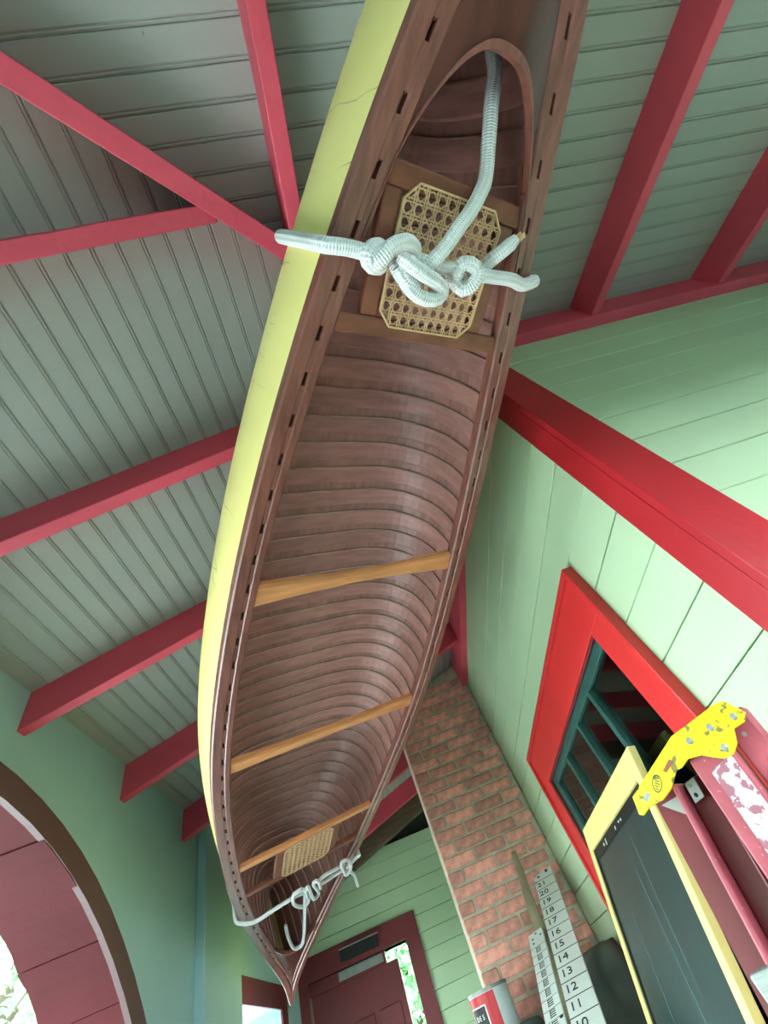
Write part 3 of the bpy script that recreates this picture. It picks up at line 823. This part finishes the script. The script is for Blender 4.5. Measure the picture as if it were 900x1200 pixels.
far.append(('knot_ring', z_([(-.032, 1.091, -.09), (-.077, 1.102, -.09), (-.062, 1.225, -.09), (-.005, 1.323, -.09), (.017, 1.276, -.09), (-.008, 1.177, -.08), (-.017, 1.158, -.07)]), RR * .62))
far.append(('knot_coil', z_([(-.016, 1.143, -.09), (-.007, 1.097, -.095), (.046, 1.299, -.09), (.077, 1.292, -.08), (.023, 1.112, -.09), (.04, 1.085, -.095), (.075, 1.217, -.09)]), RR * .62))
far.append(('knot_strand', z_([(.06, 1.156, -.08), (.082, 1.115, -.08), (.172, 1.115, -.08)]), RR * .62))
far.append(('knot_strand', z_([(.065, 1.196, -.08), (.109, 1.19, -.08), (.193, 1.171, -.08)]), RR * .62))
far.append(('stopper_knot', z_([(.193, 1.171, -.08), (.161, 1.038, -.09), (.198, 1.055, -.09), (.233, 1.158, -.09), (.233, 1.273, -.08), (.213, 1.239, -.06)]), RR * .62))
far.append(('rope_tail', z_([(.231, 1.224, -.08), (.28, 1.313, -.085), (.323, 1.459, -.10)]), RR * .62))
far.append(('rope_tail', z_([(.217, 1.175, -.08), (.242, 1.112, -.085), (.276, 1.082, -.085)]), RR * .62))
far.append(('rope_tail', z_([(-.009, 1.187, -.08), (.006, 1.40, -.10), (.022, 1.626, -.115), (.020, 1.76, -.12), (-.01, 1.82, -.10), (-.035, 1.76, -.06), (-.05, 1.66, -.03)]), RR * .62))
rope_thing('mooring_rope', 'white rope hitched across the far end of the canoe above the door', s_f, far, s_f)

# ================================================================== stepladder
LT = Vector((math.sqrt(.5), -math.sqrt(.5), 0)); LN = Vector((-math.sqrt(.5), -math.sqrt(.5), 0)); LP = Vector((.40, .62, H))
lad = empty('stepladder', (.40, .62, 0)); tag(lad, 'red fibreglass stepladder with a yellow steel top bracket beside the window', 'stepladder')
def lp(t, z, off=0.0): return LP + LT * t + LN * off + Vector((0, 0, z)) - lad.location
def lrail(nm, t0, t1, ztop, a, b, off0, th, m, zbot=-H + .005, ztop1=None):
    """rail whose outer face runs between t0 and t1 at the top and drifts a per metre down"""
    R = []
    for i in range(2):
        dz = 0 if i == 0 else (ztop - zbot)
        z0_ = ztop - dz; z1_ = (ztop if ztop1 is None else ztop1) - dz if i == 0 else z0_
        R.append([lp(t0 + a * dz, z0_, off0 + b * dz), lp(t1 + a * dz, z1_, off0 + b * dz), lp(t1 + a * dz, z1_, off0 - th + b * dz), lp(t0 + a * dz, z0_, off0 - th + b * dz)])
    return bevel(MB().rings(R).build(nm, m, lad), .003)
AA, BBf = -.11, .10
lrail('side_rail', -.046, .010, .122, AA, BBf, 0, .028, M_pink, ztop1=.135)
lrail('side_rail', .016, .050, .140, AA, BBf, -.012, .028, M_pink)
lrail('side_rail', -.04, .02, .12, AA, -.02, -.30, .028, M_pink)
# rear rail: a channel with two webs and a rib between them
A2 = -.195
R = []
for dz in (0, 1.607):
    z0_ = .112 - dz; o_ = -.030 + BBf * dz
    t0_ = -.128 - .045 * min(dz, .4) + A2 * max(dz - .4, 0); t1_ = -.092 + A2 * dz
    R.append([lp(t0_, z0_, o_), lp(t1_, z0_, o_), lp(t1_, z0_, o_ - .012), lp(t0_, z0_, o_ - .012)])
MB().rings(R).build('rear_rail', M_ladred, lad)
lrail('rear_rail', -.084, -.050, .112, A2, BBf, -.038, .012, M_ladred)
lrail('rail_flange', -.092, -.084, .114, A2, BBf, -.018, .030, M_pink)

lrail('rail_flange', -.052, -.047, .112, A2, BBf, -.030, .026, M_ladred)
lrail('rear_rail', -.15, -.09, .11, A2, -.02, -.30, .012, M_ladred)
# bracket
BR = [(-0.1356, 0.1218), (-0.0398, 0.1509), (0.0291, 0.1522), (0.0423, 0.1494), (0.0513, 0.128), (0.0427, 0.121), (0.027, 0.1211), (0.0175, 0.1082), (0.0056, 0.102), (-0.0064, 0.103), (-0.0159, 0.11), (-0.0252, 0.1177), (-0.042, 0.1221), (-0.0559, 0.1184), (-0.0644, 0.119), (-0.0844, 0.1071), (-0.103, 0.1023), (-0.1126, 0.1031), (-0.1244, 0.1036), (-0.1369, 0.0998), (-0.1419, 0.1029)]
br = MB().prism([lp(t, z, .010) for t, z in BR], LN * -.005).build('top_bracket', M_yel, lad); bevel(br, .0012)
fl_ = MB().prism([lp(t, z, .005) for t, z in ((-.1356, .1218), (-.0398, .1509), (-.0398, .1489), (-.1356, .1198))], LN * -.022); fl_.build('bracket_flange', M_yel, br)
MB().prism([lp(t, z, .005) for t, z in ((-.0398, .1509), (.0291, .1522), (.0291, .1502), (-.0398, .1489))], LN * -.022).build('bracket_flange', M_yel, br)
def disc(cen, nrm, r, th, n=14):
    nrm = Vector(nrm).normalized(); a = nrm.orthogonal().normalized(); b = nrm.cross(a)
    ring = lambda rr, h: [Vector(cen) + nrm * h + (a * math.cos(2 * math.pi * i / n) + b * math.sin(2 * math.pi * i / n)) * rr for i in range(n)]
    return MB().rings([ring(r, 0), ring(r, th * .4), ring(r * .6, th)])
for t, z in ((-0.0245, 0.1357), (0.0072, 0.1352), (0.0034, 0.1115), (0.0378, 0.1309)): disc(lp(t, z, .010), LN, .0042, .003).build('rivet', M_steel, br)
disc(lp(.0283, .1144, -.012), LN, .0042, .003).build('rivet', M_steel, lad)
for S in ([(-0.062, 0.1325), (-0.0582, 0.1277), (-0.0758, 0.1223), (-0.0782, 0.1262)], ):
    MB().prism([lp(t, z, .0104) for t, z in S], LN * -.002).build('bracket_slot', M_seat, br)
MB().prism([lp(t, z, .0104) for t, z in [(-0.1139, 0.1178), (-0.1108, 0.1137), (-0.1213, 0.1085), (-0.125, 0.1128)]], LN * -.002).build('bracket_slot', M_steel, br)
# oval emblem with its small lettering
oc = Vector((-.0952, .1188)); ud = Vector((.0146, .0145)).normalized(); vd = Vector((-ud.y, ud.x))
R = []
for i in range(28):
    a = 2 * math.pi * i / 28
    def op(k): 
        p = oc + ud * math.cos(a) * .0105 * k + vd * math.sin(a) * .0060 * k; return p
    R.append([lp(*op(1.0), .0100), lp(*op(1.0), .0106), lp(*op(.87), .0106), lp(*op(.87), .0100)])
MB().rings(R, closed=True).build('oval_emblem', M_ink, br)
for i in range(5):
    p = oc + ud * (-.0064 + .0032 * i); hgt = (.0022, .0028, .0030, .0028, .0022)[i]
    MB().prism([lp(*(p + ud * a + vd * b), .0105) for a, b in ((-.0010, -hgt), (.0002, -hgt), (.0010, hgt), (-.0002, hgt))], LN * -.0004).build('emblem_letter', M_ink, br)
# hinge plates
for S in ([(-0.1211, 0.1033), (-0.0958, 0.1026), (-0.096, 0.0843), (-0.1015, 0.0837)], [(-0.0764, 0.1082), (-0.0615, 0.1097), (-0.066, 0.0882), (-0.0816, 0.0872)]):
    pl_ = MB().prism([lp(t, z, -.024) for t, z in S], LN * -.003).build('hinge_plate', M_steel, lad)
disc(lp(-.0735, .0935, -.024), LN, .0026, .0006).build('bolt_hole', M_black, lad)
disc(lp(-.072, .104, -.024), LN, .002, .0012).build('rivet', M_steel, lad)
# worn stickers
def on_rail(t, z, off): return lp(t, z, off + BBf * (.122 - z))
MB().prism([on_rail(t, z, .0012) for t, z in ((-.031, .099), (.002, .106), (-.0125, -.02), (-.0455, -.03))], LN * -.0008).build('worn_label', M_sticker, lad)
MB().prism([on_rail(t, z, -.0102) for t, z in ((.028, .086), (.046, .092), (.034, -.02), (.016, -.03))], LN * -.0008).build('worn_label', M_sticker, lad)
# steps
for z in (-.078, -.38, -.69, -1.0):
    dz = .11 - z
    a_ = -.15 + A2 * dz; b_ = .05 + AA * dz
    st = MB().box(lp(-.140 + A2 * (dz - .185), z, .014 + BBf * (dz - .185)), LT * (.165 - (A2 - AA) * (dz - .185)), LN * -(.27 + .1 * dz), (0, 0, .028)).build('step', M_grey, lad)
    bevel(st, .003)
pz = -.075 - .062
dz = .11 - pz
MB().box(lp(-.139, -.140, .020), LT * .085 - Vector((0, 0, .0)), LN * -.003, (0, 0, .062)).build('step_label', M_white, lad)

# ================================================================== pine framed dark board leaning on the window
bd = empty('framed_blackboard', (.16, 1.476, 0)); tag(bd, 'tall pine framed blackboard leaning against the red window casing', 'blackboard')
BT = Vector((.700, 1.476, H + .370)); bdn = Vector((-.26, .03, -1)).normalized(); by = Vector((0, 1, 0)); bn = by.cross(bdn).normalized()
if bn.x > 0: bn = -bn
blen = (H + .370 - .004) / -bdn.z; bwid = .865; fw = .068; ft = .025
def bpnt(a, b, n): return BT + by * a + bdn * b + bn * n - bd.location
def bbox(nm, a0, a1, b0, b1, n0, n1, m, bv=.003):
    o = MB().box(bpnt(a0, b0, n0), by * (a1 - a0), bdn * (b1 - b0), bn * (n1 - n0)).build(nm, m, bd)
    if bv: bevel(o, bv)
    return o
bbox('frame_stile', 0, .042, 0, blen, -ft, 0, M_pine); bbox('frame_stile', bwid - .042, bwid, 0, blen, -ft, 0, M_pine)
bbox('frame_rail', .042, bwid - .042, 0, fw + .012, -ft, 0, M_pine); bbox('frame_rail', .042, bwid - .042, blen - fw, blen, -ft, 0, M_pine)
bbox('slate_panel', .036, bwid - .036, fw, blen - fw + .01, -.022, -.012, M_slate, 0)
bbox('inner_bead', .042, .056, fw + .012, blen - fw, -.012, -.006, M_black); bbox('inner_bead', bwid - .056, bwid - .042, fw + .012, blen - fw, -.012, -.006, M_black); bbox('inner_bead', .056, bwid - .056, fw + .012, fw + .045, -.012, -.008, M_black)
for a, b, l, w_ in ((.20, .64, .055, .010), (.47, .63, .075, .010)):
    bbox('chalk_mark', a, a + l, b, b + w_, -.012, -.0112, M_chalk, 0)
for a in (.34, .37, .43, .60, .64):
    bbox('chalk_mark', a, a + .012, fw + .016 + random.uniform(0, .02), fw + .024 + random.uniform(0, .02), -.008, -.0074, M_chalk, 0)
M_faint = mat('chalk_streak', srgb(62, 84, 82), 0.6, 0.3, 10)
for a0, a1, b0, b1, ww in ((.40, .30, .22, .62, .014), (.33, .27, .15, .5, .010), (.62, .55, .3, .9, .010), (.42, .36, .66, 1.1, .012), (.28, .22, .68, 1.1, .01)):
    p, q = bpnt(a0, b0, -.012), bpnt(a1, b1, -.012)
    MB().box(p, q - p, by * ww, bn * .0005).build('chalk_streak', M_faint, bd)

# ================================================================== measuring boards, stick, can, covered cabinet
RT = Vector((.640, 3.262, H + .425)); RB_ = Vector((.386, 2.40, H - .090)); rd = (RB_ - RT); RLn = rd.length; rd.normalize()
cab = empty('covered_cabinet', (.38, 2.83, 0)); tag(cab, 'cabinet under a dark canvas cover in front of the chimney', 'cabinet')
CZ = H - .135
def cv(x, y, z): return (x - .38, y - 2.83, z)
mbx = MB()
nx, ny = 14, 16
top = []
x0c, x1c, y0c, y1c = .02, .73, 2.40, 3.27
V = []; F = []
random.seed(3)
for i in range(nx + 1):
    for j in range(ny + 1):
        x = x0c + (x1c - x0c) * i / nx; y = y0c + (y1c - y0c) * j / ny
        hgt = .010 * math.sin(i * .8 + j * .5) * math.sin(j * .6 - i * .4) + .26 * (lambda v: v * v * (3 - 2 * v))(min(1, max(0, (x - .40) / .26))) * (lambda v: v * v * (3 - 2 * v))(min(1, max(0, (y - 2.45) / .25)))
        edge = min(i, nx - i, j, ny - j)
        if edge == 0: hgt = -.03
        if x < .3 and y > 2.75: hgt = .130 if edge else -.03
        V.append(cv(x, y, CZ + hgt * .8))
W_ = ny + 1
for i in range(nx):
    for j in range(ny):
        a = i * W_ + j; F.append((a, a + W_, a + W_ + 1, a + 1))
mbx.add(V, F)
mbx.aabb(cv(x0c, y0c, .02), cv(x1c, y1c, CZ - .024))
mbx.build('canvas_cover', M_cab, cab, smooth=True, fix=False)
MB().aabb(cv(x0c + .03, y0c + .02, 0), cv(x1c - .02, y1c - .02, .02)).build('plinth', M_dkbrown, cab)

r_ = empty('measuring_board', RT); tag(r_, 'white measuring board with numbers 10 to 21 leaning on the chimney', 'measuring board')
rx = Vector((1, .05, .22)); rx = (rx - rd * rx.dot(rd)).normalized(); rn = rx.cross(rd).normalized()
if rn.z > 0 and False: rn = -rn
if rn.dot(Vector((0, 0, H)) - RT) < 0: rn = -rn
rw = .118
def rp_(a, b, n=0.0): return rx * a + rd * b + rn * n
MB().prism([rp_(-rw / 2, .03), rp_(-rw / 2 + .02, .012), rp_(rw / 2, -.02), rp_(rw / 2, RLn + .05), rp_(-rw / 2, RLn + .05)], rn * -.016).build('board', M_white, r_)
pos = .075
sp_ = .0835
num = 21
MB().prism([rp_(.018, -.002, .0006), rp_(.035, .004, .0006), rp_(.03, .03, .0006), rp_(.015, .026, .0006)], rn * -.0004).build('inked_mark', M_ink, r_)
disc(rp_(-.03, .035, 0), rn, .009, .001).build('inked_mark', M_ink, r_)
disc(rp_(-.052, .075, 0), rn, .006, .001).build('inked_mark', M_ink, r_)
while pos < RLn + .03:
    MB().prism([rp_(-rw / 2, pos, .0004), rp_(rw / 2, pos, .0004), rp_(rw / 2, pos + .004, .0004), rp_(-rw / 2, pos + .004, .0004)], rn * -.0004).build('tick_line', M_ink, r_)
    if num >= 10:
        text_mesh(str(num), .056, 'number_%s' % {21: 'twenty_one', 20: 'twenty', 19: 'nineteen', 18: 'eighteen', 17: 'seventeen', 16: 'sixteen', 15: 'fifteen', 14: 'fourteen', 13: 'thirteen', 12: 'twelve', 11: 'eleven', 10: 'ten'}[num], M_ink, r_, rp_(-.022, pos + sp_ * .5, .0006), rx, -rd)
    pos += sp_; num -= 1
r2 = empty('measuring_board', (0, 0, 0))
T2 = Vector((.430, 3.03, H + .205)); B2 = Vector((.290, 2.50, H - .068)); d2 = B2 - T2; L2 = d2.length; d2.normalize()
r2.location = T2; tag(r2, 'narrow white scale board with black graduations and screws at its top', 'scale board')
r2.name = 'scale_board'
x2 = Vector((1, .0, .25)); x2 = (x2 - d2 * x2.dot(d2)).normalized(); n2 = x2.cross(d2).normalized()
if n2.dot(Vector((0, 0, H)) - T2) < 0: n2 = -n2
q2 = lambda a, b, n=0.0: x2 * a + d2 * b + n2 * n
MB().prism([q2(-.040, 0), q2(.040, 0), q2(.040, L2 + .05), q2(-.040, L2 + .05)], n2 * -.014).build('board', M_white, r2)
for a, b in ((-.02, .05), (.026, .05), (-.02, .085), (.002, .02)): disc(q2(a, b), n2, .006, .0015).build('screw', M_ink, r2)
b = .12
i = 0
while b < L2 + .04:
    MB().prism([q2(-.04, b, .0004), q2(.04, b, .0004), q2(.04, b + .0018, .0004), q2(-.04, b + .0018, .0004)], n2 * -.0004).build('tick_line', M_ink, r2)
    for k_ in range(4):
        bb = b + .006 + k_ * .011
        MB().prism([q2(-.012, bb, .0005), q2(.012, bb, .0005), q2(.012, bb + .005, .0005), q2(-.012, bb + .005, .0005)], n2 * -.0004).build('graduation', M_ink, r2)
    MB().prism([q2(-.013, b + .004, .0005), q2(-.010, b + .004, .0005), q2(-.010, b + .045, .0005), q2(-.013, b + .045, .0005)], n2 * -.0004).build('graduation', M_ink, r2)
    b += .058; i += 1
disc(q2(.03, L2 - .02), n2, .008, .002).build('screw', M_ink, r2)
# rough stick behind the scale board
stk = MB(); R = []
A_, B_ = Vector((.535, 3.275, H + .56)), Vector((.40, 2.86, CZ + .012))
for i in range(9):
    t = i / 8; c = A_.lerp(B_, t) + Vector((math.sin(i * 1.7) * .004, 0, 0)); rr = .010 + .012 * min(1, t * 2.2)
    R.append([c + Vector((rr * math.cos(a) * 1.3, rr * math.sin(a) * .6, rr * math.sin(a) * .4)) - A_ for a in [k * math.pi / 4 for k in range(8)]])
so = stk.rings(R).build('driftwood_stick', M_stick, None); so.location = A_
tag(so, 'bare weathered wooden stick leaning on the brick chimney', 'stick')

# paint can
canp = Vector((.115, 3.02, CZ + .105)); can = empty('paint_can', canp); tag(can, 'red and white paint can with a black label patch', 'paint can')
def cyl(r, z0, z1, a0=0, a1=2 * math.pi, n=36, ri=None):
    m = MB()
    if ri is None:
        ring = lambda z: [(r * math.cos(2 * math.pi * i / n), r * math.sin(2 * math.pi * i / n), z) for i in range(n)]
        return m.rings([ring(z0), ring(z1)])
    R = []
    for i in range(n + 1):
        a = a0 + (a1 - a0) * i / n
        R.append([(rr * math.cos(a), rr * math.sin(a), z) for rr, z in ((ri, z0), (r, z0), (r, z1), (ri, z1))])
    return m.rings(R)
cyl(.095, 0, .135).build('can_body', M_cangrey, can, smooth=False)
cyl(.098, .128, .140, ri=.086).build('can_rim', M_steel, can)
cyl(.084, .130, .134).build('can_lid', M_steel, can)
cyl(.0962, .008, .126, math.radians(170), math.radians(282), 30, ri=.094).build('red_label', M_canred, can)
cyl(.0968, .030, .096, math.radians(196), math.radians(250), 16, ri=.0955).build('label_border', M_white, can)
cyl(.0974, .034, .092, math.radians(199), math.radians(247), 16, ri=.0962).build('label_patch', M_black, can)
a = math.radians(232)
for i, cchar in enumerate('DES'):
    aa = math.radians(214 + 10.5 * i); nrm = Vector((math.cos(aa), math.sin(aa), 0)); tg = Vector((-math.sin(aa), math.cos(aa), 0))
    text_mesh(cchar, .022, 'label_letter', M_white, can, nrm * .0978 + Vector((0, 0, .062)), tg, (0, 0, 1))

# ================================================================== outside: trees, shrubs
def tree(nm, label, cat, loc, rad, hgt, nleaf, seed, trunk=True, group=None):
    rnd = random.Random(seed); root = empty(nm, loc); tag(root, label, cat, group)
    m = MB()
    blobs = [(Vector((rnd.gauss(0, rad * .45), rnd.gauss(0, rad * .45), hgt * (.35 + .6 * rnd.random()))), rad * rnd.uniform(.3, .55)) for _ in range(16)]
    for i in range(nleaf):
        c, r = blobs[i % 16]; d = Vector((rnd.gauss(0, 1), rnd.gauss(0, 1), rnd.gauss(0, 1))).normalized() * r * rnd.uniform(.6, 1.05); p = c + d
        n = (d.normalized() + Vector((rnd.gauss(0, .6), rnd.gauss(0, .6), rnd.gauss(0, .6)))).normalized(); u = n.orthogonal().normalized(); v = n.cross(u)
        an = rnd.random() * 6.28; u, v = u * math.cos(an) + v * math.sin(an), v * math.cos(an) - u * math.sin(an)
        l = rnd.uniform(.05, .10)
        m.add([p - u * l, p - v * l * .45 + n * l * .1, p + u * l, p + v * l * .45 + n * l * .1], [(0, 1, 2), (0, 2, 3)])
    f = m.build('foliage', M_leaf, root, fix=False); f['kind'] = 'stuff'
    R = []
    for i in range(8):
        t = i / 7; rr = .13 * (1 - .7 * t); c = Vector((math.sin(t * 3) * .1, math.cos(t * 2) * .08 - .08, hgt * .8 * t))
        R.append([c + Vector((rr * math.cos(a), rr * math.sin(a), 0)) for a in [k * math.pi / 4 for k in range(8)]])
    MB().rings(R).build('trunk', M_bark, root)
    for b in range(6):
        c, r = blobs[b]; A0 = Vector((0, 0, hgt * .3 + b * hgt * .05))
        MB().rings([[p + Vector((rr * math.cos(a), rr * math.sin(a), 0)) for a in [k * math.pi / 3 for k in range(6)]] for p, rr in ((A0, .05), (A0.lerp(c, .5) + Vector((0, 0, .1)), .035), (c, .015))]).build('branch', M_bark, root)
    return root
tree('leafy_tree', 'leafy green tree in the garden beyond the arched opening', 'tree', (-5.2, 7.0, -.5), 2.2, 7.0, 9000, 1)
tree('garden_shrub', 'bright green shrub behind the gap of the ajar door', 'shrub', (-.5, 8.4, -.5), 1.6, 5.2, 6000, 2)
tree('leafy_tree', 'added tree out of view that screens sky light from the near wall', 'tree', (-4.6, -.6, -.5), 1.7, 5.6, 7000, 5)  # unseen tree, added to cut the sky light through the left arch
